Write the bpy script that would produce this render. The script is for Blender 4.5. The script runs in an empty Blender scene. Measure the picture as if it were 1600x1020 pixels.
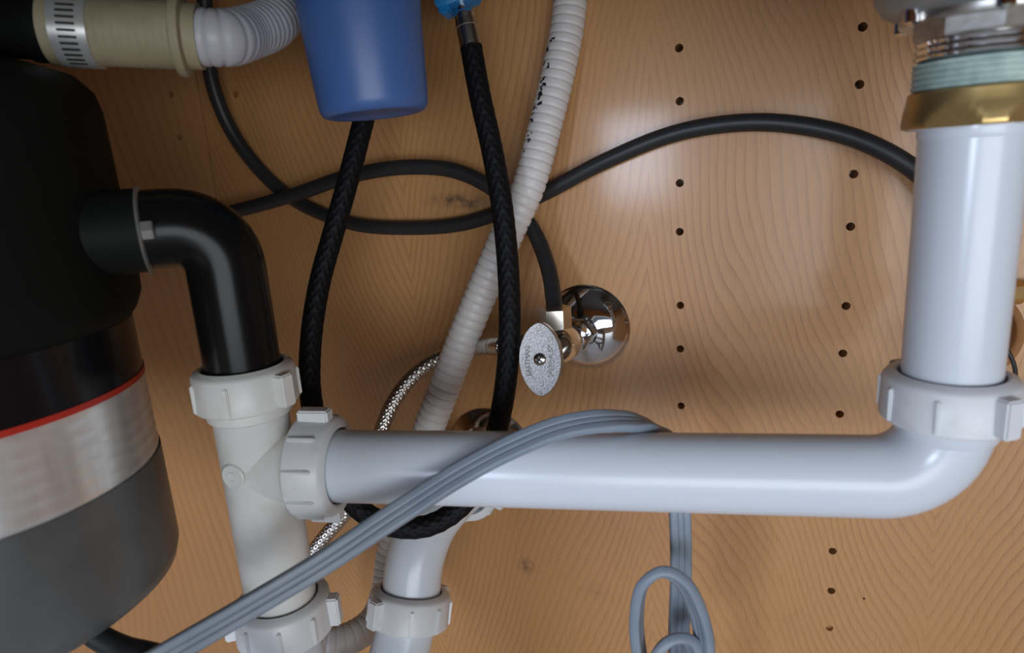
import bpy, bmesh, math, random
from mathutils import Vector, Matrix
random.seed(7)
S = bpy.context.scene
COL = S.collection
PI = math.pi

# ------------------------------------------------------------------ camera
F = 1045.0                       # focal length in pixels of the 1600 x 1020 frame
CAM_H = 0.58                     # camera height over the cabinet floor
vl = Vector((-3085, -50, F)).normalized()          # along the back panel, leftwards (camera space: right, down, forward)
vd = Vector((285, 4290, F)); vd = (vd - vl*vd.dot(vl)).normalized()   # straight down
vr = -vl
vn = vr.cross(vd).normalized()                     # into the back panel
WALL_Y = 0.4594
def cw(v):                                         # camera-space vector -> world
    return Vector((vr.dot(v), vn.dot(v), -vd.dot(v)))
CAM = Vector((0, 0, CAM_H))
def ray(px, py): return cw(Vector(((px-800)/F, (py-510)/F, 1.0)))
def P(px, py, z): return CAM + ray(px, py)*z                   # point at depth z
def W(px, py, off=0.0):                                        # point `off` in front of the back panel
    r = ray(px, py); return CAM + r*((WALL_Y-off)/r.y)

cd = bpy.data.cameras.new('camera'); cam = bpy.data.objects.new('camera', cd); COL.objects.link(cam)
cd.sensor_width = 36.0; cd.lens = F/1600*36.0; cd.clip_start = 0.01
m3 = Matrix((cw(Vector((1,0,0))), cw(Vector((0,-1,0))), cw(Vector((0,0,-1))))).transposed()
cam.matrix_world = Matrix.Translation(CAM) @ m3.to_4x4()
cd.dof.use_dof = True; cd.dof.focus_distance = 0.42; cd.dof.aperture_fstop = 7.0
S.camera = cam

# ------------------------------------------------------------------ world, lights, exposure
world = bpy.data.worlds.new('world'); S.world = world; world.use_nodes = True
wb = world.node_tree.nodes['Background']
wb.inputs[0].default_value = (0.80, 0.90, 1.0, 1); wb.inputs[1].default_value = 0.14
def area(name, loc, target, sx, sy, power, color):
    l = bpy.data.lights.new(name, 'AREA'); l.shape = 'RECTANGLE'; l.size = sx; l.size_y = sy
    l.energy = power; l.color = color
    o = bpy.data.objects.new(name, l); COL.objects.link(o); o.location = loc
    o.rotation_euler = (Vector(target)-Vector(loc)).to_track_quat('-Z', 'Y').to_euler()
    return o
area('kitchen_window_light', (1.05, -1.9, 0.24), (0.10, 0.4, 0.40), 2.0, 1.2, 50, (0.87, 0.935, 1.0))
area('patio_door_light', (-0.52, -2.4, 0.68), (-0.05, 0.45, 0.58), 0.40, 0.6, 30, (0.70, 0.80, 1.0))
S.view_settings.view_transform = 'Standard'; S.view_settings.look = 'None'
S.view_settings.exposure = -0.16; S.view_settings.gamma = 1.0
S.view_settings.use_curve_mapping = False

# ------------------------------------------------------------------ materials
def mat(name, color, rough=0.5, metal=0.0, **kw):
    m = bpy.data.materials.new(name); m.use_nodes = True
    b = m.node_tree.nodes['Principled BSDF']
    b.inputs['Base Color'].default_value = (*color, 1); b.inputs['Roughness'].default_value = rough
    b.inputs['Metallic'].default_value = metal
    for k, v in kw.items(): b.inputs[k.replace('_', ' ')].default_value = v
    return m
def nodes(m): return m.node_tree.nodes, m.node_tree.links, m.node_tree.nodes['Principled BSDF']
def noise_tint(m, c1, c2, scale, lo=0.35, hi=0.65, detail=4, bump=0.0, rough=None, stretch=(1,1,1)):
    N, L, b = nodes(m)
    tc = N.new('ShaderNodeTexCoord'); mp = N.new('ShaderNodeMapping'); mp.inputs['Scale'].default_value = stretch
    n = N.new('ShaderNodeTexNoise'); n.inputs['Scale'].default_value = scale; n.inputs['Detail'].default_value = detail
    r = N.new('ShaderNodeValToRGB')
    r.color_ramp.elements[0].position = lo; r.color_ramp.elements[0].color = (*c1, 1)
    r.color_ramp.elements[1].position = hi; r.color_ramp.elements[1].color = (*c2, 1)
    L.new(tc.outputs['Object'], mp.inputs[0]); L.new(mp.outputs[0], n.inputs['Vector'])
    L.new(n.outputs['Fac'], r.inputs[0]); L.new(r.outputs[0], b.inputs['Base Color'])
    if bump:
        bp = N.new('ShaderNodeBump'); bp.inputs['Strength'].default_value = bump; bp.inputs['Distance'].default_value = 0.0005
        L.new(n.outputs['Fac'], bp.inputs['Height']); L.new(bp.outputs[0], b.inputs['Normal'])
    return m

def wood(name, xc, base, dark, light, slope=3.0, lines=132.0, rough=0.48, half=0.165, stain_shadows=()):
    """veneer with cathedral grain: level lines of |x-xc|*slope + z, bent by noise"""
    m = bpy.data.materials.new(name); m.use_nodes = True
    N, L, b = nodes(m)
    tc = N.new('ShaderNodeTexCoord')
    def mth(op, a, c=None, d=None):
        n = N.new('ShaderNodeMath'); n.operation = op
        for i, v in enumerate((a, c, d)):
            if v is None: continue
            if isinstance(v, (int, float)): n.inputs[i].default_value = v
            else: L.new(v, n.inputs[i])
        return n.outputs[0]
    sep = N.new('ShaderNodeSeparateXYZ'); L.new(tc.outputs['Object'], sep.inputs[0])
    def noise(scale, st, detail=3, rg=0.5):
        mp = N.new('ShaderNodeMapping'); mp.inputs['Scale'].default_value = st
        n = N.new('ShaderNodeTexNoise'); n.inputs['Scale'].default_value = scale
        n.inputs['Detail'].default_value = detail; n.inputs['Roughness'].default_value = rg
        L.new(tc.outputs['Object'], mp.inputs[0]); L.new(mp.outputs[0], n.inputs['Vector']); return n.outputs['Fac']
    big = noise(3.6, (1, 1, 0.6), 2)
    big2 = noise(9.0, (1, 1, 0.3), 2)
    mid = noise(20.0, (1, 1, 0.35), 2)
    fine = noise(220.0, (1, 1, 0.22), 2)
    pore = noise(900.0, (1, 1, 0.06), 2)
    dx = mth('SUBTRACT', sep.outputs['X'], xc)
    ax = mth('PINGPONG', mth('ADD', dx, mth('MULTIPLY', mth('SUBTRACT', big, 0.5), 0.02)), half)   # bookmatched veneer leaves
    g = mth('ADD', mth('MULTIPLY', ax, slope), sep.outputs['Z'])
    g = mth('ADD', g, mth('MULTIPLY', mth('SUBTRACT', big, 0.5), 0.30))
    g = mth('ADD', g, mth('MULTIPLY', mth('SUBTRACT', mid, 0.5), 0.045))
    g = mth('ADD', g, mth('MULTIPLY', mth('SUBTRACT', fine, 0.5), 0.003))
    g = mth('ADD', g, mth('MULTIPLY', mth('SUBTRACT', big2, 0.5), 0.07))
    fr = mth('FRACT', mth('MULTIPLY', g, lines*0.46))
    # growth ring: slow rise, sharp late-wood line
    ring = mth('POWER', fr, 3.5)
    amp = mth('MULTIPLY', ring, mth('MULTIPLY', mth('MULTIPLY_ADD', mid, 1.1, 0.05), mth('MAXIMUM', mth('MULTIPLY_ADD', big2, 3.0, -0.75), 0.12)))
    mix1 = N.new('ShaderNodeMix'); mix1.data_type = 'RGBA'
    mix1.inputs['A'].default_value = (*base, 1); mix1.inputs['B'].default_value = (*dark, 1)
    L.new(mth('MULTIPLY', amp, 1.3), mix1.inputs['Factor'])
    mix2 = N.new('ShaderNodeMix'); mix2.data_type = 'RGBA'; mix2.inputs['B'].default_value = (*light, 1)
    L.new(mix1.outputs['Result'], mix2.inputs['A'])
    L.new(mth('MULTIPLY', mth('SUBTRACT', big2, 0.30), 1.6), mix2.inputs['Factor'])
    mix3 = N.new('ShaderNodeMix'); mix3.data_type = 'RGBA'; mix3.blend_type = 'MULTIPLY'
    L.new(mix2.outputs['Result'], mix3.inputs['A'])
    rp = N.new('ShaderNodeValToRGB')
    rp.color_ramp.elements[0].position = 0.30; rp.color_ramp.elements[0].color = (0.70, 0.63, 0.56, 1)
    rp.color_ramp.elements[1].position = 0.52; rp.color_ramp.elements[1].color = (1, 1, 1, 1)
    L.new(pore, rp.inputs[0]); L.new(rp.outputs[0], mix3.inputs['B'])
    mix3.inputs['Factor'].default_value = 0.3
    col = mix3.outputs['Result']
    spk = noise(160.0, (1, 1, 1), 3, .6)
    for (sx, sz, rx, rz, st) in stain_shadows:                      # old smudges, plus the painted shadow near the cable
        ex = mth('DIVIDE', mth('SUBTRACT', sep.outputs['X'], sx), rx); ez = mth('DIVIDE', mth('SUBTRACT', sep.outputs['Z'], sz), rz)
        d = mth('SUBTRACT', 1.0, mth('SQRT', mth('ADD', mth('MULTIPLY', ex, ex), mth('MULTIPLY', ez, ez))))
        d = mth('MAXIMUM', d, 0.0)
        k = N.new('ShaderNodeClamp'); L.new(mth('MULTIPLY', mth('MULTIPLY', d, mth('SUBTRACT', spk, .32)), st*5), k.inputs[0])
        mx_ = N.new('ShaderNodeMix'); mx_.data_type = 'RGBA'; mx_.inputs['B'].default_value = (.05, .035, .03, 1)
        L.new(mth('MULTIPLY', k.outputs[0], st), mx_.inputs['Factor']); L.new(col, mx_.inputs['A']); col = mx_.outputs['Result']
    L.new(col, b.inputs['Base Color'])
    b.inputs['Coat Weight'].default_value = 0.28; b.inputs['Coat Roughness'].default_value = 0.14
    b.inputs['Roughness'].default_value = rough
    bp = N.new('ShaderNodeBump'); bp.inputs['Strength'].default_value = 0.12; bp.inputs['Distance'].default_value = 0.0004
    L.new(pore, bp.inputs['Height']); L.new(bp.outputs[0], b.inputs['Normal'])
    return m

M = {}
WC = W(1017, 450)
def stain_shadow(px, py, rx, rz, st): q = W(px, py); return (q.x, q.z-CAM_H, rx, rz, st)
ST = [stain_shadow(822,884,.009,.009,.8), stain_shadow(712,312,.030,.007,.75), stain_shadow(740,318,.014,.006,.8), stain_shadow(930,925,.022,.012,.35), stain_shadow(1235,975,.02,.02,.3)]  # smudges, and a hair-like shadow by the cable painted into the wood colour
M['wood'] = wood('maple_veneer', WC.x, (0.49, 0.248, 0.086), (0.22, 0.080, 0.024), (0.535, 0.268, 0.114), half=W(1445,900).x-W(1017,900).x, stain_shadows=ST)
M['wood2'] = wood('maple_veneer_edge', W(120, 400).x, (0.50, 0.255, 0.10), (0.30, 0.125, 0.045), (0.56, 0.29, 0.12), slope=6.0, lines=34, half=.5)
M['liner'] = noise_tint(mat('pale_shelf_liner', (.7,.7,.7), 0.45), (.66,.69,.73), (.74,.77,.80), 12)
M['tile'] = noise_tint(mat('kitchen_floor', (.5,.48,.45), 0.4), (.42,.39,.35), (.50,.47,.43), 8)
M['counter'] = noise_tint(mat('sink_underside', (.3,.3,.3), 0.5), (.13,.14,.15), (.18,.19,.20), 60)
M['pvc'] = mat('white_pvc', (0.64, 0.68, 0.735), 0.24, Subsurface_Weight=0.08, Subsurface_Scale=0.004)
M['pvc_warm'] = noise_tint(mat('ivory_pvc', (0.8,.8,.76), 0.36), (0.62,0.60,0.55), (0.71,0.705,0.675), 70, .25, .5)
M['pvc_nut'] = noise_tint(mat('white_nut_plastic', (.8,.8,.8), 0.38), (0.62,0.62,0.615), (0.70,0.71,0.725), 90, .25, .45)
M['black_abs'] = mat('black_plastic', (0.006, 0.006, 0.006), 0.24, Specular_IOR_Level=0.18)
M['black_matt'] = mat('matt_black_housing', (0.007, 0.008, 0.007), 0.6, Specular_IOR_Level=0.12)
M['black_gloss'] = mat('gloss_black_shell', (0.008, 0.008, 0.010), 0.2, Specular_IOR_Level=0.3)
M['red'] = mat('red_stripe', (0.55, 0.03, 0.015), 0.4)
M['grey_can'] = noise_tint(mat('grey_painted_metal', (.2,.2,.2), 0.36, 0.35), (0.135,0.142,0.142), (0.17,0.178,0.178), 30)
M['foil'] = noise_tint(mat('chrome_foil', (.8,.8,.8), 0.30, 0.65), (0.70,0.69,0.66), (0.95,0.95,0.95), 55, .35, .6, bump=0.5, stretch=(1,1,0.2))
M['chrome'] = mat('chrome', (0.80, 0.81, 0.83), 0.06, 1.0)
M['satin'] = noise_tint(mat('satin_metal', (.6,.6,.6), 0.36, 1.0), (.50,.48,.44), (.66,.65,.62), 200)
M['zinc'] = noise_tint(mat('rough_cast_zinc', (.6,.6,.6), 0.42, 0.75), (.27,.265,.25), (.46,.455,.44), 1100, .3, .65, bump=0.5)
M['zinc_bright'] = mat('bright_zinc', (0.46, 0.46, 0.44), 0.34, 0.7)
M['clamp_steel'] = mat('clamp_steel', (0.72, 0.73, 0.72), 0.28, 0.6)
M['nickel'] = mat('nickel', (0.58, 0.55, 0.50), 0.22, 1.0)
M['brass'] = noise_tint(mat('brass', (.6,.4,.15), 0.38, 0.9), (.50,.34,.13), (.64,.46,.20), 60)
M['teal'] = noise_tint(mat('thread_sealant', (.4,.55,.5), 0.6), (.30,.42,.40), (.50,.62,.57), 120, bump=0.3)
M['grey_cup'] = noise_tint(mat('grey_strainer_cup', (.3,.33,.34), 0.45, .5), (.27,.30,.31), (.36,.39,.40), 50)
M['rubber_cable'] = mat('charcoal_rubber', (0.022, 0.022, 0.023), 0.42, Specular_IOR_Level=0.35)
M['black_cord'] = mat('black_cord', (0.02, 0.02, 0.02), 0.5)
M['braid'] = mat('black_nylon_braid', (0.004, 0.004, 0.005), 0.6, Specular_IOR_Level=0.2)
M['cord'] = noise_tint(mat('grey_vinyl_cord', (.2,.25,.3), 0.42), (.190,.232,.285), (.240,.280,.330), 45, .3, .7)
M['beige'] = noise_tint(mat('beige_rubber', (.4,.35,.2), 0.6), (.28,.24,.145), (.36,.31,.20), 40, bump=.2)
M['bluebottle'] = mat('blue_bottle_plastic', (0.065, 0.150, 0.40), 0.36, Subsurface_Weight=0.25, Subsurface_Scale=0.01)
M['blueclip'] = mat('blue_clip', (0.015, 0.21, 0.52), 0.4)
M['dark'] = mat('dark_slot', (0.01, 0.01, 0.01), 0.6)
M['letter'] = mat('raised_letters', (0.20, 0.19, 0.18), 0.45, 0.6)
M['trapmetal'] = mat('bronze_chrome', (0.62, 0.56, 0.50), 0.15, 1.0)
M['corr'] = mat('milky_hose', (0.66, 0.62, 0.60), 0.42, Subsurface_Weight=0.25, Subsurface_Scale=0.004)
M['corr2'] = mat('milky_white_hose', (0.50, 0.50, 0.54), 0.4, Subsurface_Weight=0.4, Subsurface_Scale=0.004)
M['steel_braid'] = mat('stainless_braid', (0.66, 0.62, 0.57), 0.28, 1.0)

# ------------------------------------------------------------------ mesh helpers
class MB:
    def __init__(s): s.v = []; s.f = []; s.uv = {}
    def add(s, vs, fs):
        k = len(s.v); s.v += [Vector(v) for v in vs]; s.f += [tuple(i+k for i in f) for f in fs]; return s
    def grid(s, rows, close_u=True, cap=True):
        """rows: list of rings with the same number of points"""
        n = len(rows[0]); k = len(s.v)
        for r in rows: s.v += [Vector(p) for p in r]
        for i in range(len(rows)-1):
            for j in range(n if close_u else n-1):
                a = k+i*n+j; b = k+i*n+(j+1) % n
                s.f.append((a, b, b+n, a+n))
        if cap and close_u:
            s.f.append(tuple(k+j for j in reversed(range(n))))
            e = k+(len(rows)-1)*n; s.f.append(tuple(e+j for j in range(n)))
        return s
    def lathe(s, prof, mx, seg=48, cap=True, closed=False):
        rows = []
        for r, h in prof:
            rows.append([mx @ Vector((r*math.cos(2*PI*j/seg), r*math.sin(2*PI*j/seg), h)) for j in range(seg)])
        if closed: rows.append(rows[0]); cap = False
        return s.grid(rows, True, cap)
    def box(s, mx, sx, sy, sz, bev=0.0):
        bm = bmesh.new(); bmesh.ops.create_cube(bm, size=1.0)
        for v in bm.verts: v.co = Vector((v.co.x*sx, v.co.y*sy, v.co.z*sz))
        if bev: bmesh.ops.bevel(bm, geom=bm.edges[:], offset=bev, segments=2, affect='EDGES')
        bm.verts.index_update()
        s.add([mx @ v.co for v in bm.verts], [tuple(v.index for v in f.verts) for f in bm.faces]); bm.free(); return s
    def prism(s, pts, mx, h0, h1, bev=0.0):
        """outline pts (x,y) extruded from h0 to h1"""
        n = len(pts)
        if bev:
            c = Vector((sum(p[0] for p in pts)/n, sum(p[1] for p in pts)/n))
            def sc(k): return [(c.x+(p[0]-c.x)*k, c.y+(p[1]-c.y)*k) for p in pts]
            mxr = max((Vector(p)-c).length for p in pts); k = 1-bev/mxr
            lv = [(sc(k), h0), (pts, h0+bev), (pts, h1-bev), (sc(k), h1)]
        else: lv = [(pts, h0), (pts, h1)]
        return s.grid([[mx @ Vector((p[0], p[1], h)) for p in q] for q, h in lv])
    def build(s, name, m, parent=None, origin=None, smooth=40):
        if parent is not None: o0 = parent_world(parent)
        else:
            if origin is None:
                zs = min(v.z for v in s.v); n = len(s.v)
                origin = Vector((sum(v.x for v in s.v)/n, sum(v.y for v in s.v)/n, zs))
            o0 = Vector(origin)
        me = bpy.data.meshes.new(name)
        me.from_pydata([v-o0 for v in s.v], [], s.f); me.validate(); me.update()
        bm = bmesh.new(); bm.from_mesh(me)
        bmesh.ops.remove_doubles(bm, verts=bm.verts, dist=1e-6)
        bmesh.ops.recalc_face_normals(bm, faces=bm.faces); bm.to_mesh(me); bm.free()
        if smooth: me.shade_smooth(); me.set_sharp_from_angle(angle=math.radians(smooth))
        me.materials.append(M[m] if isinstance(m, str) else m)
        o = bpy.data.objects.new(name, me); COL.objects.link(o)
        if parent is not None: o.parent = parent; o['_o'] = list(o0)
        else: o.location = o0; o['_o'] = list(o0)
        return o
def parent_world(p): return Vector(p['_o'])
def thing(name, label, cat, loc, group=None):
    o = bpy.data.objects.new(name, None); COL.objects.link(o); o.location = loc; o.empty_display_size = 0.02
    o['_o'] = list(loc); return tag(o, label, cat, group)
def tag(o, label, cat, group=None):
    o['label'] = label; o['category'] = cat
    if group: o['group'] = group
    return o
def struct(o): o['kind'] = 'structure'; return o
def frame(origin, zaxis, xhint=(1, 0, 0)):
    z = Vector(zaxis).normalized(); x = Vector(xhint); x = x - z*x.dot(z)
    if x.length < 1e-5: x = Vector((0, 1, 0)) - z*z.y
    x.normalize(); y = z.cross(x)
    return Matrix.Translation(Vector(origin)) @ Matrix((x, y, z)).transposed().to_4x4()
def crom(pts, step):
    """smooth curve through pts, resampled at an even step"""
    pts = [Vector(p) for p in pts]; n = len(pts); out = []
    q = [pts[0]*2-pts[1]] + pts + [pts[-1]*2-pts[-2]]
    for i in range(1, n):
        p0, p1, p2, p3 = q[i-1], q[i], q[i+1], q[i+2]
        t01 = max((p1-p0).length, 1e-6)**.5; t12 = max((p2-p1).length, 1e-6)**.5; t23 = max((p3-p2).length, 1e-6)**.5
        m1 = (p2-p1) + t12*((p1-p0)/t01 - (p2-p0)/(t01+t12))
        m2 = (p2-p1) + t12*((p3-p2)/t23 - (p3-p1)/(t12+t23))
        a = 2*(p1-p2)+m1+m2; b = -3*(p1-p2)-2*m1-m2
        k = 40
        for j in range(k): t = j/k; out.append(a*t**3+b*t**2+m1*t+p1)
    out.append(pts[-1]); return resample(out, step)
def resample(out, step):
    L = [0]
    for i in range(1, len(out)): L.append(L[-1]+(out[i]-out[i-1]).length)
    n = max(2, int(round(L[-1]/step))); res = []; j = 0
    for i in range(n+1):
        s = L[-1]*i/n
        while j < len(out)-2 and L[j+1] < s: j += 1
        d = L[j+1]-L[j]; t = 0 if d < 1e-9 else (s-L[j])/d
        res.append(out[j].lerp(out[j+1], min(max(t, 0), 1)))
    return res
def fillet(pts, rad, k=14):
    pts = [Vector(p) for p in pts]; out = [pts[0]]
    for i in range(1, len(pts)-1):
        a, c, b = pts[i-1], pts[i], pts[i+1]
        u = (a-c).normalized(); w = (b-c).normalized(); ang = u.angle(w)
        d = rad/math.tan(ang/2); bis = (u+w).normalized(); o = c+bis*(rad/math.sin(ang/2))
        s = c+u*d; e = c+w*d; vs = s-o; ve = e-o; tot = vs.angle(ve); ax = vs.cross(ve).normalized()
        for j in range(k+1): out.append(o+Matrix.Rotation(tot*j/k, 3, ax) @ vs)
    out.append(pts[-1]); return out
def frames(path, up=None):
    n = len(path); T = []
    for i in range(n): T.append((path[min(i+1, n-1)]-path[max(i-1, 0)]).normalized())
    u = Vector(up) if up else Vector((0, -1, 0.1)); u = (u-T[0]*u.dot(T[0])).normalized(); U = [u]
    for i in range(1, n):
        u = T[i-1].rotation_difference(T[i]) @ U[-1]; u = (u-T[i]*u.dot(T[i])).normalized(); U.append(u)
    return T, U
def tube(path, r, seg=24, rf=None, up=None, cap=True, uvd=False):
    T, U = frames(path, up); mb = MB(); rows = []; s = 0
    for i, p in enumerate(path):
        if i: s += (p-path[i-1]).length
        v = T[i].cross(U[i]); row = []
        for j in range(seg):
            a = 2*PI*j/seg; rr = r if rf is None else rf(s, a)
            row.append(p+(U[i]*math.cos(a)+v*math.sin(a))*rr)
        rows.append(row)
    return mb.grid(rows, True, cap)
def hollow(path, ro, ri, seg=40):
    """open-ended pipe with a real wall"""
    T, U = frames(path); rows = []
    def ring(i, r):
        v = T[i].cross(U[i]); return [path[i]+(U[i]*math.cos(2*PI*j/seg)+v*math.sin(2*PI*j/seg))*r for j in range(seg)]
    rows = [ring(i, ro) for i in range(len(path))] + [ring(i, ri) for i in reversed(range(len(path)))]
    rows.append(rows[0]); return MB().grid(rows, True, False)
UP = Vector((0, 0, 1))

# ------------------------------------------------------------------ setting
seam_x = W(320, 200).x
Z0, Z1 = 0.0, CAM_H+0.20
XL, XR = seam_x-0.42, 0.55
holes = [(1061,75),(1062,158),(1062,286),(1062,362),(1063,477),(1063,545),(1064,634),
         (1348,42),(1343,132),(1334,272),(1329,354),(1322,478),(1317,552),(1312,647),(1301,861),(1299,923),
         (368,147),(372,214)]
holes_left = [(267,147),(280,214)]
small = [(1350, 935)]; shallow = [(1296, 981)]
def panel(name, x0, x1, z0, z1, hl, m, sm=()):
    mb = MB().box(Matrix.Translation(((x0+x1)/2, WALL_Y+0.015, (z0+z1)/2)), x1-x0, 0.030, z1-z0)
    o = mb.build(name, m, origin=(0, WALL_Y, CAM_H), smooth=0)
    c = MB()
    for r0, dp, lst in ((0.0026, .028, hl), (0.0009, .02, sm), (0.0025, .0035, shallow if hl is holes else ())):
        for h in lst: c.lathe([(r0, -0.010), (r0, dp)], frame(W(*h), (0, 1, 0)), 20)
    if c.v:
        co = c.build('cutter', m, origin=(0, WALL_Y, CAM_H), smooth=0)
        md = o.modifiers.new('b', 'BOOLEAN'); md.object = co; md.operation = 'DIFFERENCE'; md.solver = 'EXACT'
        bpy.context.view_layer.update()
        me = bpy.data.meshes.new_from_object(o.evaluated_get(bpy.context.evaluated_depsgraph_get()))
        o.modifiers.clear(); o.data = me
        bpy.data.objects.remove(co)
    return struct(o)
panel('wall_back', seam_x+0.0006, XR, Z0, Z1, holes, 'wood', small)
panel('wall_left', XL, seam_x-0.0006, Z0, Z1, holes_left, 'wood2')
YF = -0.10
def slab(name, x0, x1, y0, y1, z0, z1, m):
    return struct(MB().box(Matrix.Translation(((x0+x1)/2, (y0+y1)/2, (z0+z1)/2)), x1-x0, y1-y0, z1-z0).build(name, m, smooth=0))
slab('floor', XL-.018, XR+.018, YF, WALL_Y+0.030, Z0-0.018, Z0, 'liner')
slab('ceiling', XL-.018, XR+.018, YF-.06, WALL_Y+0.030, Z1, Z1+0.03, 'counter')
slab('wall_side', XR, XR+0.018, YF, WALL_Y+0.030, Z0, Z1, 'wood')
slab('wall_far_side', XL-0.018, XL, YF, WALL_Y+0.030, Z0, Z1, 'wood')
slab('shade_rail', XL-.018, XR+.018, YF-0.02, YF, CAM_H+.058, Z1, 'wood')            # unseen false drawer front, added to keep high light off the wall
slab('shade_board_left', XL, -0.277, YF-0.02, YF, CAM_H-.16, CAM_H+.056, 'wood')          # unseen board added to darken the upper left of the panel
slab('trim_2', -0.277, -0.197, YF-0.02, YF, Z0, CAM_H+.056, 'wood')              # centre stile between the two doors
slab('floor_kitchen', -2.5, 2.5, -3.0, YF+.05, -.13, -.10, 'tile')

# ------------------------------------------------------------------ slip nuts
def slip_nut(label, pos, axis, r=0.0258, h=0.019, bore=0.0203, m='pvc_nut', wings=(0.6, 3.74), nribs=8, rib0=0.2, flat=0.0, xh=(1,0,0), body_r=None):
    """ring with an inturned lip at +axis, raised ribs and two wings"""
    pos = Vector(pos); mx = frame(pos, axis, xh)
    t = thing('slip_nut', label, 'pipe nut', pos, 'white plastic slip nuts on the drain pipes')
    prof = [(bore, h*.5), (bore+.0012, h*.5+.0006), (r-.004, h*.5), (r-.0016, h*.5-.001), (r-.0004, h*.5-.0028), (r+.0002, -h*.5+.001), (r-.0006, -h*.5), (bore+.0010, -h*.5), (bore+.0004, -h*.3), (bore, h*.3)]
    MB().lathe(prof, mx, 64, closed=True).build('nut_ring', m, t, smooth=35)
    for k in range(nribs):
        a = rib0+2*PI*k/nribs
        if any(abs((a-w+PI) % (2*PI)-PI) < 0.25 for w in wings): continue
        rm = mx @ Matrix.Rotation(a, 4, 'Z') @ Matrix.Translation((r+.0002, 0, -.0018))
        MB().box(rm, .0020, .0022, h*.72, .0006).build('rib', m, t)
    for a in wings:
        rm = mx @ Matrix.Rotation(a, 4, 'Z') @ Matrix.Translation((r+.0016, 0, -.0004))
        MB().box(rm,   .0074, .0080, h*.80, .0009).build('wing', m, t)
    return t

# ------------------------------------------------------------------ tee on the left
tee_c = P(405, 725, .363)
RT = .0193
arm_l = P(520, 726, .354); arm_r = P(1390, 744, .3125)
arm_d = (arm_r-arm_l).normalized()
t = thing('drain_tee', 'ivory white plastic drain tee under the black elbow pipe', 'drain pipe', tee_c-UP*.085)
MB().lathe([(RT-.003,-.092),(RT,-.092),(RT,.028),(RT+.0008,.029),(RT+.0022,.030),(RT+.0022,.040),(RT-.003,.040)], frame(tee_c, UP), 56, closed=True).build('tee_body', 'pvc_warm', t)
bm_ = frame(tee_c, arm_d)
MB().lathe([(RT-.004,-.002),(RT+.0001,-.002),(RT+.0001,.0215),(RT+.0012,.0235),(RT+.0018,.0245),(RT+.0018,.034),(RT-.003,.034)], bm_, 48).build('branch', 'pvc_warm', t)
bossp = tee_c + (CAM-tee_c).normalized()*0; 
bd = (cw(Vector((-.35, .06, -1)))); bd.z = 0; bd.normalize()
MB().lathe([(0,RT-.002),(.0068,RT-.002),(.0070,RT+.0004),(.0062,RT+.0012),(.0030,RT+.0011),(.0029,RT+.0016),(.0022,RT+.0016),(.0020,RT+.0011),(0,RT+.0011)], frame(tee_c+UP*.002, bd), 32, cap=False).build('round_boss', 'pvc_warm', t)

nut_top_c = tee_c+UP*.0460
slip_nut('ivory slip nut where the black elbow pipe enters the tee', nut_top_c, UP, r=.0262, h=.021, bore=.0203, m='pvc_warm', wings=(-0.17, 2.97), rib0=-1.22, nribs=7)
slip_nut('white slip nut joining the long horizontal pipe to the tee', tee_c+arm_d*.036, arm_d, r=.0268, h=.021, bore=.0203, wings=(PI*.5, -PI*.5), xh=(0,1,0), rib0=PI*.5, nribs=10)
nb = tee_c-UP*.0925
slip_nut('white slip nut at the lower end of the tee, behind the grey cord', nb, UP, r=.0270, h=.022, bore=.0205, wings=(-2.55, 0.35), rib0=-1.7, nribs=9)

# ------------------------------------------------------------------ long horizontal arm with elbow, right
cor = P(1470, 745.5, .304)
arm_path = [tee_c+arm_d*.030] + [Vector(cor), cor+UP*.042]
ap = fillet(arm_path, .0275, 24)
t = thing('waste_arm', 'long white horizontal drain pipe bending up at its right end', 'drain pipe', (cor+tee_c)/2)
rs = [ap[0]]
hollow(resample(ap, .004), .01905, .0172, 56).build('arm_tube', 'pvc', t)
MB().lathe([(.0185,-.004),(.0196,-.004),(.0205,-.002),(.0208,.012),(.0185,.012)], frame(cor+UP*.0255, UP), 56, closed=True).build('socket_collar', 'pvc', t)
nr = cor+UP*.0395
slip_nut('large white slip nut at the foot of the vertical pipe on the right', nr, UP, r=.0268, h=.021, bore=.0205, wings=(-1.04, 2.1), rib0=-1.95, nribs=8)
tail_top = .158
t = thing('tailpiece', 'white vertical tailpiece pipe below the brass nut', 'drain pipe', cor+UP*.036)
MB().lathe([(.0175,.036),(.01915,.036),(.0193,.1535),(.0175,.1535)], frame(cor, UP), 56, closed=True).build('tailpiece_tube', 'pvc', t)
MB().lathe([(.0175,.149),(.0195,.149),(.0199,.150),(.0199,.1535),(.0175,.1535)], frame(cor, UP), 56, closed=True).build('flared_rim', 'pvc', t)

# brass nut + strainer
b0 = .1535
t = thing('brass_nut', 'brass hexagonal coupling nut on top of the white tailpiece', 'pipe nut', cor+UP*b0)
mx = frame(cor+UP*b0, UP)
rows = []
for r_, h_ in [(.0195,0),(.0256,0),(.0264,.0007),(.0266,.0020),(.0262,.0040),(.0257,.0060),(.0251,.0080),(.0246,.0100),(.0241,.0135),(.0233,.0142),(.0205,.0142)]:
    row = []
    for j in range(144):
        a = 2*PI*j/144; q = ((a+.55) % (PI/3))-PI/6
        row.append(mx @ Vector((min(r_, .0246/math.cos(q))*math.cos(a), min(r_, .0246/math.cos(q))*math.sin(a), h_)))
    rows.append(row)
MB().grid(rows+[rows[0]], True, False).build('nut_ring', 'brass', t, smooth=12)
MB().lathe([(.0190,.0003),(.0240,.0003),(.0240,-.0006),(.0190,-.0006)], mx, 48, closed=True).build('washer', 'pvc', t)
t = thing('sink_strainer', 'chrome and grey sink strainer above the brass nut', 'sink drain', cor+UP*(b0+.0142))
z = b0+.0142
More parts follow.
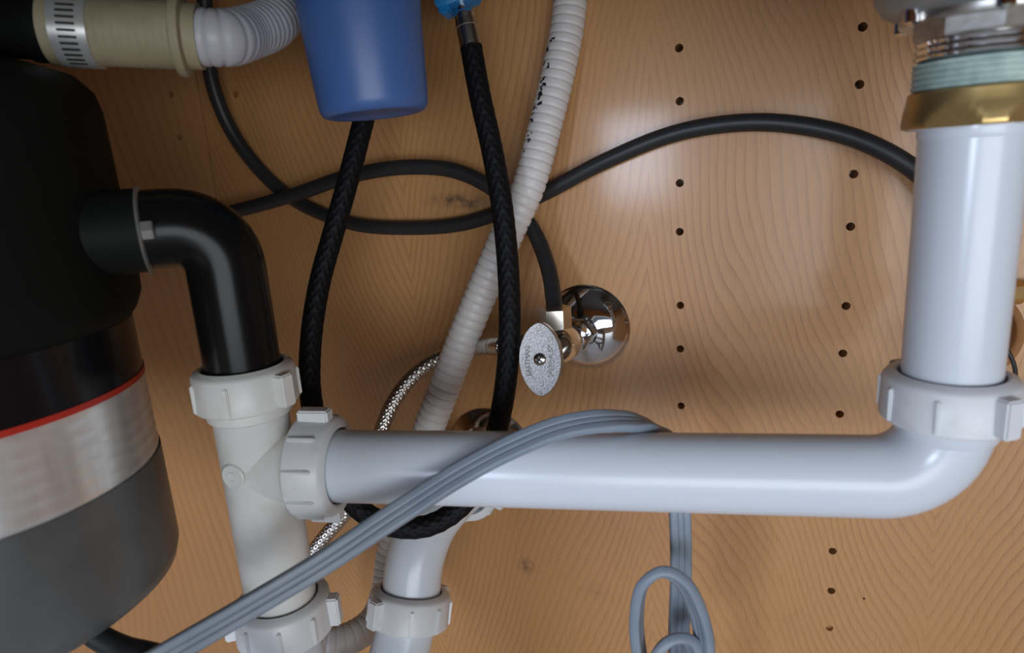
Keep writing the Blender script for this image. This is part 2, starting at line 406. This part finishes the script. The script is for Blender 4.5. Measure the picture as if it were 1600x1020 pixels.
MB().lathe([(.0195,0)]+[(.0226+.0007*(k%2), .0006+k*.0011) for k in range(10)]+[(.0195,.0110)], frame(cor+UP*z, UP), 56).build('sealant_wrap', 'teal', t)
z += .0110
MB().lathe([(.018,0)]+[(.0222+.0010*(k%2), .0006+k*.0013) for k in range(7)]+[(.018,.0095)], frame(cor+UP*z, UP), 56).build('thread', 'chrome', t)
z += .0080
MB().lathe([(.020,0),(.0236,0),(.0240,.001),(.0240,.012),(.020,.012)], frame(cor+UP*z, UP), 8).build('lock_ring', 'satin', t, smooth=20)
z += .0060
MB().lathe([(.020,0),(.0285,0),(.0290,.001),(.0290,.005),(.0285,.006),(.020,.006)], frame(cor+UP*z, UP), 56).build('flange', 'satin', t)
for k in range(6):
    a = 2*PI*k/6+2.55
    fm = frame(cor+UP*z, UP) @ Matrix.Rotation(a, 4, 'Z') @ Matrix.Translation((.0305, 0, .0025))
    MB().lathe([(.0020,-.0030),(.0030,-.0022),(.0030,.0022),(.0020,.0030)], fm, 12).build('lug', 'chrome', t)
z += .003
ztop = Z1-(cor.z+z)
MB().lathe([(.020,0),(.0300,.0005),(.0350,.003),(.0382,.008),(.0392,.014),(.0400,.035),(.048,.040),(.050,ztop),(.020,ztop)], frame(cor+UP*z, UP), 56).build('strainer_cup', 'grey_cup', t)

# ------------------------------------------------------------------ garbage disposal
dz = .315; ang_px = -125
dc = P(ang_px, 470, dz); dc.z = 0
def zz(px, py, zd): return P(px, py, zd).z
R1 = .0910; R2 = .0850
zs = .334
zt = zz(160, 112, zs); zr = zz(225, 455, zs)
zb = zz(212, 497, zs); zred = zz(214, 585, .345); zch = zz(218, 593, .345); zg = zz(240, 712, .355); zbot = zz(278, 885, .37)
t = thing('garbage_disposal', 'garbage disposal unit with black housing, red stripe and grey motor can', 'garbage disposal', (dc.x, dc.y, zbot-.004))
D = frame((dc.x, dc.y, 0), UP)
MB().lathe([(.02,zt+.004),(.060,zt+.003),(R1-.020,zt),(R1-.009,zt-.004),(R1-.003,zt-.011),(R1-.001,zt-.020),(R1,zr+.03),(R1+.001,zr+.010),(R1+.0005,zr-.002),(R1-.003,zr-.010),(R1-.008,zr-.016),(R1-.016,zr-.020),(.05,zr-.020)], D, 96).build('upper_housing', 'black_matt', t)
MB().lathe([(.055,zt),(.058,zt+.004),(.058,Z1-.012),(.066,Z1-.010),(.066,Z1),(.05,Z1)], D, 64).build('mounting_neck', 'black_matt', t)
MB().lathe([(.05,zr-.012),(R2,zr-.014),(R2,zred),(.05,zred)], D, 96).build('motor_shell', 'black_gloss', t)
MB().lathe([(.05,zred+.0004),(R2+.0006,zred+.0004),(R2+.0006,zch),(.05,zch)], D, 96).build('stripe', 'red', t)['label'] = 'thin red stripe'
n = 6; pr = [(.05, zch)]
for k in range(n):
    a = zch+(zg-zch)*k/n; b = zch+(zg-zch)*(k+1)/n
    pr += [(R2-.0002, a), (R2+.0003, a+(b-a)*.3), (R2+.0003, a+(b-a)*.7), (R2-.0002, b)]
pr.append((.05, zg))
MB().lathe(pr, D, 96).build('foil_band', 'foil', t)['label'] = 'ribbed silver foil band'
MB().lathe([(.05,zg),(R2+.0010,zg),(R2+.0010,zbot+.010),(R2-.001,zbot+.003),(R2-.006,zbot-.001),(R2-.014,zbot-.003),(.02,zbot-.004)], D, 96).build('motor_can', 'grey_can', t)

# discharge elbow
nb_top = tee_c+UP*.036
ec = P(352, 349, .333); ec = Vector((tee_c.x, tee_c.y, ec.z))
hd = cw(Vector((-.93, 0, -.37))); hd.z = 0; hd.normalize()
surf = ec+hd*.036
t = thing('discharge_elbow', 'glossy black elbow pipe running from the disposal down into the tee', 'drain pipe', ec)
ep = fillet([surf+hd*.006, ec, tee_c+UP*.012], .0215, 22)
tube(resample(ep, .004), .0190, 56).build('elbow_tube', 'black_abs', t)
fm = frame(surf-hd*.003, hd, UP)
ol = []
for k in range(48):
    a = 2*PI*k/48; c, s_ = math.cos(a), math.sin(a)
    ol.append((.0285*c, .0285*s_))
MB().lathe([(.018,-.0012),(.0212,-.0006),(.0217,0),(.0212,.0006),(.018,.0012)], fm, 48, closed=True).build('flange_plate', 'zinc_bright', t)
MB().lathe([(.015,.001),(.0199,.001),(.0199,.05),(.015,.05)], fm, 48).build('rubber_seat', 'black_matt', t)
toc = (CAM-surf); toc -= hd*toc.dot(hd); toc.normalize()
bp = surf-hd*.004+toc*.0200
MB().prism([(.0046*math.cos(PI/3*k), .0046*math.sin(PI/3*k)) for k in range(6)], frame(bp, -hd), 0, .0052, .0005).build('bolt_head', 'zinc_bright', t)

# black cord under the disposal
cp = [P(112,955,.330), P(150,992,.328), P(190,1012,.325), P(230,1022,.320), P(300,1040,.318), P(400,1090,.33), P(520,1250,.36)]
tag(tube(crom(cp, .003), .0058, 20).build('power_cord', 'black_cord'), 'short black cord leaving the bottom of the disposal', 'cord')

# ------------------------------------------------------------------ dishwasher inlet: nipple, cuff, clamp, hose
i0 = P(-60, 38, .302); i1 = P(300, 57, .322); idir = (i1-i0).normalized()
def ip(px):                                     # distance along the inlet axis at which it shows at pixel column px
    lo, hi = -0.1, 0.3
    for _ in range(50):
        m_ = (lo+hi)/2; q = i0+idir*m_-CAM
        c = m3.transposed() @ q
        if 800+F*c.x/-c.z < px: lo = m_
        else: hi = m_
    return lo
im = frame(i0, idir, UP)
t = thing('drain_inlet_cuff', 'beige rubber hose cuff with a flange above the disposal', 'hose cuff', i0)
a0, a1, a2, a3, a4 = ip(74), ip(150), ip(274), ip(300), ip(314)
prf = [(.0142,a0),(.0160,a0+.001),(.0160,a0+.004),(.0152,a0+.005),(.0152,a1)]
k = 0; x = a1
while x < a2-.002:
    prf += [(.0152,x),(.0156,x+.0015),(.0152,x+.003)]; x += .0035
prf += [(.0152,a2),(.0185,a2+.001),(.0190,a2+.0025),(.0185,a2+.0050),(.0150,a2+.0058),(.0150,a4),(.0125,a4)]
MB().lathe(prf, im, 56).build('cuff_body', 'beige', t)
tag(MB().lathe([(.0050,-.006),(.0135,-.006),(.0137,a0-.008),(.0150,a0-.006),(.0150,a0+.003),(.005,a0+.003)], im, 48).build('inlet_nipple', 'black_matt'), 'dark inlet pipe stub at the upper left corner', 'pipe stub')
c0, c1 = ip(96), ip(153)
t = thing('hose_clamp', 'slotted steel hose clamp around the beige cuff', 'hose clamp', i0+idir*c0)
MB().lathe([(.0153,c0),(.0166,c0),(.0166,c1),(.0153,c1)], im, 64, closed=True).build('band', 'clamp_steel', t)
fw = (CAM-(i0+idir*c0)); loc = im.to_3x3().transposed() @ fw; aa = math.atan2(loc.y, loc.x)
for k in range(-4, 7):
    sm_ = im @ Matrix.Rotation(aa+k*.17, 4, 'Z') @ Matrix.Translation((.0166, 0, (c0+c1)/2))
    MB().box(sm_, .0006, .0011, (c1-c0)*.5, .0002).build('slot', 'dark', t)
sm_ = im @ Matrix.Rotation(aa-1.75 if im.to_3x3().col[0].z > 0 and (im.to_3x3() @ Vector((math.cos(aa+1.45), math.sin(aa+1.45), 0))).z < 0 else aa+1.45, 4, 'Z') @ Matrix.Translation((.0200, 0, (c0+c1)/2))
MB().box(sm_, .008, .015, .010, .001).build('screw_housing', 'chrome', t)

def corr_r(R, pitch, depth):
    def f(s, a):
        x = (s/pitch) % 1.0
        return R-depth*(0.5-0.5*math.cos(2*PI*x))**6
    return f
hp = [i0+idir*(a4-.006), i0+idir*(a4+.010), P(385,52,.345), P(425,36,.365), P(450,2,.385), P(462,-50,.40), P(466,-140,.41)]
tag(tube(crom(hp, .00055), .0132, 40, corr_r(.0132, .0042, .0010)).build('dishwasher_hose', 'corr2', smooth=60), 'milky white corrugated hose stub running from the beige cuff behind the blue bottle', 'hose')

# ------------------------------------------------------------------ blue soap bottle
bx_ = P(587, 180, .362)
t = thing('soap_bottle', 'blue plastic soap dispenser bottle hanging at the top', 'bottle', bx_)
tilt = Vector((-.05, 0, 1)).normalized()
bmx = frame(bx_, tilt)
MB().lathe([(.0,.0022),(.018,.0018),(.0225,.0008),(.0250,.0),(.0272,.0008),(.0288,.0030),(.0294,.006),(.0335,.085),(.0330,.095),(.028,.102),(.016,.106),(.016,.112)], bmx, 72, cap=False).build('bottle_body', 'bluebottle', t)
topz = (Z1-bx_.z)/tilt.z
MB().lathe([(.010,.104),(.018,.106),(.018,.120),(.012,.122),(.012,topz),(.008,topz)], bmx, 40).build('bottle_neck', 'bluebottle', t)

# ------------------------------------------------------------------ black braided faucet hose
def braid_r(R, n, pitch, amp):
    k = 2*PI/pitch
    def f(s, a):
        x1 = math.cos(n*a+k*s); x2 = math.cos(n*a-k*s)
        c = math.cos(n*a)*math.cos(k*s)
        return R+amp*(max(x1, x2)*.5+.25*c)
    return f
bh = [(735,68,.403),(750,150,.403),(768,230,.404),(784,320,.404),(794,420,.405),(796,520,.405),(790,600,.406),(777,670,.407),(757,740,.406),(715,795,.406),
      (672,820,.403),(630,824,.402),(587,812,.402),(545,778,.403),(510,720,.407),(491,650,.412),(484,600,.415),(487,520,.418),(500,440,.420),(522,360,.421),(543,285,.422),(560,220,.424),(572,170,.426),(584,80,.428),(592,-40,.43),(596,-130,.43)]
bhp = crom([P(*q) for q in bh], .0007)
t = thing('faucet_hose', 'black braided faucet hose hanging in a long loop', 'hose', bhp[len(bhp)//2])
tube(bhp, .0066, 48, braid_r(.0064, 9, .0075, .0005)).build('braided_sleeve', 'braid', t, smooth=60)
f0 = bhp[0]; fd = (P(724,18,.402)-f0)
L_ = fd.length; fd.normalize(); fx = frame(f0-fd*.002, fd)
MB().lathe([(.004,0),(.0066,0),(.0068,.001),(.0066,.0105),(.0062,.0108),(.0062,.0116),(.0066,.012),(.0063,L_-.004),(.0063,L_-.003),(.0045,L_-.002)], fx, 40).build('ferrule', 'nickel', t)
MB().lathe([(.0040,L_-.003),(.0060,L_-.0028),(.0064,L_-.001),(.0060,L_+.001),(.0048,L_+.002),(.0046,L_+.006),(.003,L_+.006)], fx, 40).build('connector_tip', 'chrome', t)
qb = P(719, -6, .402)
t = thing('quick_connect_clip', 'bright blue quick connect clip at the end of the faucet hose', 'hose clip', qb)
qm = frame(qb, fd, (1,0,0))
q2 = [(-.0135,-.009),(-.0135,.006),(-.011,.0085),(.009,.0085),(.0125,.004),(.0125,-.006),(.009,-.009)]
MB().prism(q2, qm, -.0055, .022, .0015).build('clip_body', 'blueclip', t)
MB().box(qm @ Matrix.Translation((-.0095,-.002,-.0062)), .007,.013,.006,.0015).build('clip_tab', 'blueclip', t)
MB().lathe([(.004,.020),(.0065,.020),(.0065,(Z1-qb.z)/fd.z),(.004,(Z1-qb.z)/fd.z)], qm, 24).build('spout_tube', 'nickel', t)

# ------------------------------------------------------------------ milky corrugated drain hose
ch = [(893,-110,.425),(893,-40,.427),(888,30,.430),(873,110,.432),(851,200,.434),(826,290,.436),(795,360,.440),(760,440,.446),(727,520,.453),(697,600,.460),(672,665,.468),(648,740,.480),
      (625,810,.492),(610,870,.497),(602,925,.492),(585,968,.480),(548,996,.466),(505,1004,.458),(460,998,.455),(410,985,.455)]
chp = crom([P(*q) for q in ch], .0006)
mcp = bpy.data.materials['milky_hose']
tg = thing('corrugated_hose', 'long milky white corrugated drain hose slanting down behind the braided hose', 'hose', chp[len(chp)//2])
tube(chp, .0108, 40, corr_r(.0110, .0058, .0008)).build('hose_tube', 'corr', tg, smooth=60)
# faded black printing along its left side
T_, U_ = frames(chp)
acc = 0; pr_mb = MB(); rnd = random.Random(3)
def proj(q):
    c = m3.transposed() @ (q-CAM); return 800+F*c.x/-c.z, 510-F*c.y/-c.z
for i in range(0, len(chp)-3):
    x, y = proj(chp[i])
    if not (-10 < y < 365): continue
    if y < 60 and y > 12: continue
    if 250 < y < 340: continue
    if rnd.random() < .34 and int(y/18) % 6 != 5:
        vw = (CAM-chp[i]); vw -= T_[i]*vw.dot(T_[i]); vw.normalize()
        sd = T_[i].cross(vw); sd = sd if (m3.transposed() @ sd).x < 0 else -sd
        a = rnd.uniform(.35, .62)*PI/2*1.25
        nrm = vw*math.cos(a)+sd*math.sin(a); tn = T_[i].cross(nrm)
        c = chp[i]+nrm*.01112
        l1 = rnd.uniform(.0004, .0012); l2 = rnd.uniform(.0005, .0016); sk = rnd.uniform(-.0006, .0006)
        e1 = T_[i]*l1; e2 = tn*l2+T_[i]*sk
        qd = [c-e1-e2, c+e1-e2*.6, c+e1*.8+e2, c-e1*.5+e2*.8]
        pr_mb.add(qd+[p-nrm*.0012 for p in qd], [(0,1,2,3),(7,6,5,4),(0,4,5,1),(1,5,6,2),(2,6,7,3),(3,7,4,0)])
o = pr_mb.build('printed_marks', 'dark', tg, smooth=0); o['label'] = 'worn black printing'; o['kind'] = 'stuff'

# ------------------------------------------------------------------ rubber cables
def cable(name, pts, r, label):
    return tag(tube(crom(pts, .003), r, 20).build(name, 'rubber_cable'), label, 'cable')
ca = [W(316,-120,.035), W(319,-30,.032), W(323,60,.028), W(332,130,.022), W(362,205,.014), W(415,275,.009), W(470,318,.008), W(555,350,.007), W(640,356,.006), W(720,350,.006), W(785,330,.006),
      W(850,302,.008), W(945,252,.010), W(1060,207,.012), W(1180,191,.014), W(1290,203,.016), W(1370,230,.018), W(1440,275,.02), W(1490,340,.02), W(1530,430,.016)]
cable('supply_cable', ca, .0054, 'dark rubber cable swinging across the whole panel to the right pipe')
cb = [W(60,400,.03), W(200,365,.028), W(300,345,.026), W(390,324,.024), W(460,304,.022), W(550,274,.020), W(640,261,.019), W(715,268,.018), W(780,302,.018), W(830,355,.022), W(857,420,.034), P(868,492,.428)]
cable('supply_cable', cb, .0054, 'dark rubber cable arching behind the hoses down into the shutoff valve')

# ------------------------------------------------------------------ shutoff valve
def escutcheon(label, pos, R, hgt, m, bore, group=None):
    t = thing('escutcheon', label, 'wall flange', pos, group)
    mx = frame(pos, (0, -1, 0))
    prof = [(R, 0), (R, .0010), (R-.0012, .0022), (R*.93, .0035), (R*.78, hgt*.62), (R*.60, hgt*.88), (bore+.0045, hgt), (bore+.001, hgt+.0012), (bore, hgt)]
    MB().lathe(prof+[(bore, .0)], mx, 64, closed=True).build('dome', m, t)
    return t
ev = W(917, 511)
escutcheon('domed chrome wall flange behind the shutoff valve handle', ev, .0312, .013, 'chrome', .0095)
t = thing('shutoff_valve', 'shutoff valve with oval cast handle fed by the black cable', 'valve', ev)
vb = P(880, 536, .428)                           # valve body
ax_ = (ev-vb).normalized()
tube([ev+Vector((0,.004,0)), ev-Vector((0,.016,0))], .0093, 32).build('stub_pipe', 'nickel', t)
vm = frame(vb, -ax_)
hexo = [(.0125*math.cos(PI/3*k), .0125*math.sin(PI/3*k)) for k in range(6)]
dn = (ev-vb).length
MB().prism(hexo, vm, -dn+.016, -dn+.030, .001).build('compression_nut', 'chrome', t, smooth=20)
MB().lathe([(.005,-dn+.028),(.0095,-dn+.028),(.0100,-.012),(.0115,-.008),(.0115,.008),(.009,.012),(.004,.012)], vm, 40).build('valve_body', 'chrome', t)
# top outlet nut
tn0 = P(868, 512, .426)
vt = frame(tn0, UP)
MB().prism([(.0105*math.cos(PI/3*k+.25), .0105*math.sin(PI/3*k+.25)) for k in range(6)], vt, -.002, .0135, .0008).build('outlet_nut', 'nickel', t, smooth=20)
MB().lathe([(.002,-.018),(.0078,-.018),(.0078,0),(.002,0)], vt, 32).build('outlet_neck', 'chrome', t)
# left outlet
lo0 = P(862, 541, .425); lo1 = P(806, 541, .425); ld = (lo1-lo0).normalized()
MB().lathe([(.002,0),(.0068,0),(.0068,.030),(.002,.030)], frame(lo0, ld), 32).build('side_outlet', 'nickel', t)
MB().prism([(.0090*math.cos(PI/3*k), .0090*math.sin(PI/3*k)) for k in range(6)], frame(lo0+ld*.018, ld), 0, .012, .0006).build('side_nut', 'nickel', t, smooth=20)
# handle
hc = P(845, 561, .392)
hn = cw(Vector((-.32, .05, -1.0))).normalized()
hup = cw(Vector((-.03, -1, 0)))
hm = frame(hc, hn, hup)                          # local x = up along the oval
MB().lathe([(.003,-.036),(.0052,-.036),(.0052,-.008),(.0075,-.006),(.0085,-.002),(.003,-.002)], frame(hc, hn), 32).build('stem', 'nickel', t)
ol = []
for k in range(72):
    a = 2*PI*k/72; c, s_ = math.cos(a), math.sin(a)
    ol.append((.0218*c, .0128*math.copysign(abs(s_)**1.22, s_)))
h = MB().grid([[hm @ Vector((p[0]*q, p[1]*q, zz_)) for p in ol] for q, zz_ in ((.80,-.0062),(.95,-.0058),(1.0,-.004),(1.0,.0012),(.975,.0022),(.90,.0021),(.5,.0017))]).build('handle', 'zinc', t, smooth=30)
MB().lathe([(.0038,.0012),(.0037,.0026),(.0030,.0033),(.0016,.0036),(0,.0037)], hm, 28, cap=False).build('screw', 'nickel', h)
for a in (PI/4+.1, -PI/4+.1):
    MB().box(hm @ Matrix.Rotation(a, 4, 'Z') @ Matrix.Translation((0,0,.0035)), .0040, .0009, .0007).build('screw_slot', 'dark', h)
def text(body, size, mx, m, parent, name='lettering', depth=.0002):
    cu = bpy.data.curves.new('t', 'FONT'); cu.body = body; cu.size = size; cu.align_x = 'CENTER'; cu.align_y = 'CENTER'; cu.extrude = depth
    cu.resolution_u = 3
    to = bpy.data.objects.new('t', cu); COL.objects.link(to); bpy.context.view_layer.update()
    me = bpy.data.meshes.new_from_object(to.evaluated_get(bpy.context.evaluated_depsgraph_get()))
    bpy.data.objects.remove(to); me.name = name
    return me, mx
def letters(body, size, cx, bend, m=hm):
    """raised letters bent along the handle's edge, reading upwards"""
    me, _ = text(body, size, None, None, None)
    mb = MB()
    vs = []
    for v in me.vertices:
        u = v.co.x; w = v.co.y
        # local x of the handle points up: the text runs along +x; its top points to +y (left side of the picture)
        vs.append(m @ Vector((u-.001, w+cx+bend*u*u, .0022+v.co.z)))
    mb.add(vs, [tuple(p.vertices) for p in me.polygons])
    mb.build('lettering', 'letter', h, smooth=0)
yl = 1 if (m3.transposed() @ (hm.to_3x3() @ Vector((0,1,0)))).x < 0 else -1
letters('EASTMAN', .0040, .0076*yl, -14*yl)
letters('SPEEDFLEX', .0040, -.0072*yl, 14*yl)

# stainless braided hose
sb = [(797,541,.425),(772,541,.436),(745,543,.459),(715,549,.477),(672,567,.483),(635,599,.485),(608,641,.484),(590,690,.482),(570,750,.478),(540,800,.480),(508,838,.480),(480,875,.480),(440,930,.478),(400,1000,.475),(380,1100,.47)]
sp = crom([lo0+ld*.030]+[P(*q) for q in sb[1:]], .0005)
t = thing('steel_hose', 'stainless steel braided supply hose curving down from the valve', 'hose', sp[len(sp)//2])
tube(sp, .0054, 44, braid_r(.0051, 13, .0050, .0006)).build('braided_sleeve', 'steel_braid', t, smooth=60)
fl = 26
tube(sp[2:fl], .0064, 32).build('crimp_ferrule', 'nickel', t)
tube(sp[fl+2:fl+8], .0060, 32).build('crimp_ring', 'nickel', t)

# ------------------------------------------------------------------ wall drain and trap behind the long pipe
wd = W(766, 702)
escutcheon('bronze toned round wall flange half hidden behind the long pipe', wd, .0350, .012, 'trapmetal', .0195)
n2 = P(640, 946, .440)
tp = crom([wd+Vector((0,.004,0)), wd-Vector((0,.030,0)), wd-Vector((.002,.052,.006)), P(712,768,.470), P(672,815,.452), P(650,870,.443), P(641,940,.4405)], .004)
tag(tube(tp, .01905, 48).build('trap_outlet_pipe', 'pvc'), 'white curved pipe from the wall flange down to the lowest middle nut', 'drain pipe')
slip_nut('white slip nut at bottom centre on the curved pipe', n2, (P(648,880,.442)-P(640,946,.4405)), r=.0265, h=.021, bore=.0200, wings=(-1.95, 1.2), rib0=-1.05, nribs=9)
slip_nut('white slip nut mostly hidden behind the long pipe near the wall', wd-Vector((0,.050,.004)), Vector((0,1,0)), r=.0262, h=.018, bore=.0200, wings=(.4, 3.5), rib0=0)
pt = [P(640,950,.4405), P(628,1005,.435), P(604,1080,.425), P(555,1150,.410), P(505,1165,.402), (tee_c-UP*.150+Vector((.004,0,0))), tee_c-UP*.125, tee_c-UP*.092]
tag(tube(crom(pt, .004), .01905, 48).build('trap_bend', 'pvc'), 'white trap bend joining the two lowest nuts', 'drain pipe')

# ------------------------------------------------------------------ grey flat cord
def ribbon(pts, step, wid, thk):
    """pts: (point, width direction); cross-section of three round lobes"""
    path = crom([p for p, w in pts], step)
    # arc position of control points
    ctrl = [p for p, w in pts]; idx = [min(range(len(path)), key=lambda i: (path[i]-c).length) for c in ctrl]
    # keep indices rising
    idx = []; start = 0
    for c in ctrl:
        win = range(start, min(len(path), start+int(.12/step))); j = min(win, key=lambda i: (path[i]-c).length); idx.append(j); start = j
    prof = []; lobes = 3; r = wid/2/lobes
    def prof_t(u):
        bk = (-1, -.24, .24, 1); q = 0 if u < bk[1] else (1 if u < bk[2] else 2)
        f = (u-bk[q])/(bk[q+1]-bk[q])*2-1
        y = .80+.20*math.sqrt(max(0, 1-f**4)) if q != 1 else .80+.14*math.sqrt(max(0, 1-f*f))
        e = 1-abs(u)
        if e < .2: y *= math.sqrt(max(0, 1-(1-e/.2)**2))
        return thk/2*y
    us = [-1,-.985,-.95,-.9,-.84,-.7,-.5,-.36,-.28,-.24,-.2,-.12,0,.12,.2,.24,.28,.36,.5,.7,.84,.9,.95,.985,1]
    for u in us: prof.append((u*wid/2, prof_t(u)))
    for u in reversed(us[1:-1]): prof.append((u*wid/2, -prof_t(u)))
    rows = []
    seg = 0; n = len(path)
    for i, p in enumerate(path):
        while seg < len(idx)-2 and i > idx[seg+1]: seg += 1
        a, b = idx[seg], idx[seg+1]; t_ = 0 if b == a else min(max((i-a)/(b-a), 0), 1)
        t_ = t_*t_*(3-2*t_)
        w = Vector(pts[seg][1]).normalized().lerp(Vector(pts[seg+1][1]).normalized(), t_)
        T = (path[min(i+1, n-1)]-path[max(i-1, 0)]).normalized()
        w = (w-T*w.dot(T)).normalized(); nn = T.cross(w)
        rows.append([p+w*q[0]+nn*q[1] for q in prof])
    return MB().grid(rows)
def cv(x, y, z): return cw(Vector((x, y, z)))
lft = cv(.55, .83, -.05)
cpts = [((150,1085,.300), (.5,.86,0)), ((262,1022,.300), (.5,.86,0)), ((400,942,.304), (.5,.86,.1)), ((500,882,.308), (.5,.86,.1)), ((620,803,.312), (.5,.86,-.3)), ((720,740,.318), (.45,.86,-.5)),
        ((800,698,.3185), (.4,.86,-.55)), ((870,670,.3185), (.3,.86,-.6)), ((925,659,.3195), (.15,.8,-.6)), ((975,658,.326), (.1,.6,-.8)), ((1012,664,.336), (.2,.2,-.95)), ((1040,685,.3495), (.6,-.1,-.8)),
        ((1056,730,.357), (1,0,-.2)), ((1062,800,.360), (1,0,0)), ((1064,890,.366), (1,0,0)), ((1061,980,.371), (1,0,0)), ((1058,1060,.374), (1,0,.3)), ((1042,1120,.372), (.8,0,.6)), ((1014,1090,.364), (.5,0,1)),
        ((999,1020,.352), (.45,0,1)), ((995,960,.343), (.45,.05,1)), ((1006,912,.337), (.35,.3,1)), ((1036,893,.334), (.1,.45,1)), ((1066,909,.335), (-.25,.35,1)), ((1090,955,.339), (-.45,.1,1)), ((1101,1010,.344), (-.5,0,1)),
        ((1098,1075,.350), (-.45,0,1)), ((1060,1115,.354), (0,-.4,1)), ((1024,1080,.350), (.4,0,1)), ((1022,1030,.345), (.4,.2,1)), ((1048,1000,.343), (.1,.5,1)), ((1076,1000,.345), (-.2,.4,1)), ((1088,1040,.349), (-.4,0,1)), ((1085,1110,.356), (-.4,0,1)), ((1090,1300,.37), (-.4,0,1))]
co = ribbon([(P(*q), cv(*w)) for q, w in cpts], .0022, .0118, .0054).build('power_cord', 'cord', smooth=50)
tag(co, 'grey flat ribbed power cord draped over the long pipe and coiled below', 'cord')

# ------------------------------------------------------------------ second valve, right edge
e2 = W(1512, 522)
escutcheon('domed wall flange peeking out behind the vertical pipe at the right edge', e2, .0290, .012, 'trapmetal', .0095)
v2 = P(1583, 457, .385)
t = thing('compression_valve', 'small brass valve fitting at the right edge behind the vertical pipe', 'valve', v2)
tube([e2+Vector((0,.003,0)), e2-Vector((0,.030,0))], .0090, 24).build('stub_pipe', 'nickel', t)
tube(crom([e2-Vector((0,.026,0)), P(1550,490,.385), P(1565,459,.385)], .003), .0070, 24).build('valve_body', 'nickel', t)
vd2 = (P(1640,452,.385)-v2).normalized()
MB().prism([(.0070*math.cos(PI/3*k+.3), .0070*math.sin(PI/3*k+.3)) for k in range(6)], frame(v2-vd2*.010, vd2), 0, .0150, .0006).build('side_nut', 'brass', t, smooth=20)
tag(tube(crom([v2, P(1620,449,.384), P(1680,440,.382), P(1760,420,.378), P(1850,340,.37)], .003), .0036, 16).build('supply_cable', 'rubber_cable'), 'thin dark cable leaving the brass fitting at the right edge', 'cable')
wp = [W(1548,508,.016), W(1572,543,.018), W(1585,572,.018), W(1586,600,.016), W(1572,660,.012)]
tag(tube(crom(wp, .002), .0012, 10).build('thin_wire', 'black_cord'), 'thin black wire beside the vertical pipe at the right edge', 'wire')

for o in bpy.data.objects:
    if '_o' in o: del o['_o']
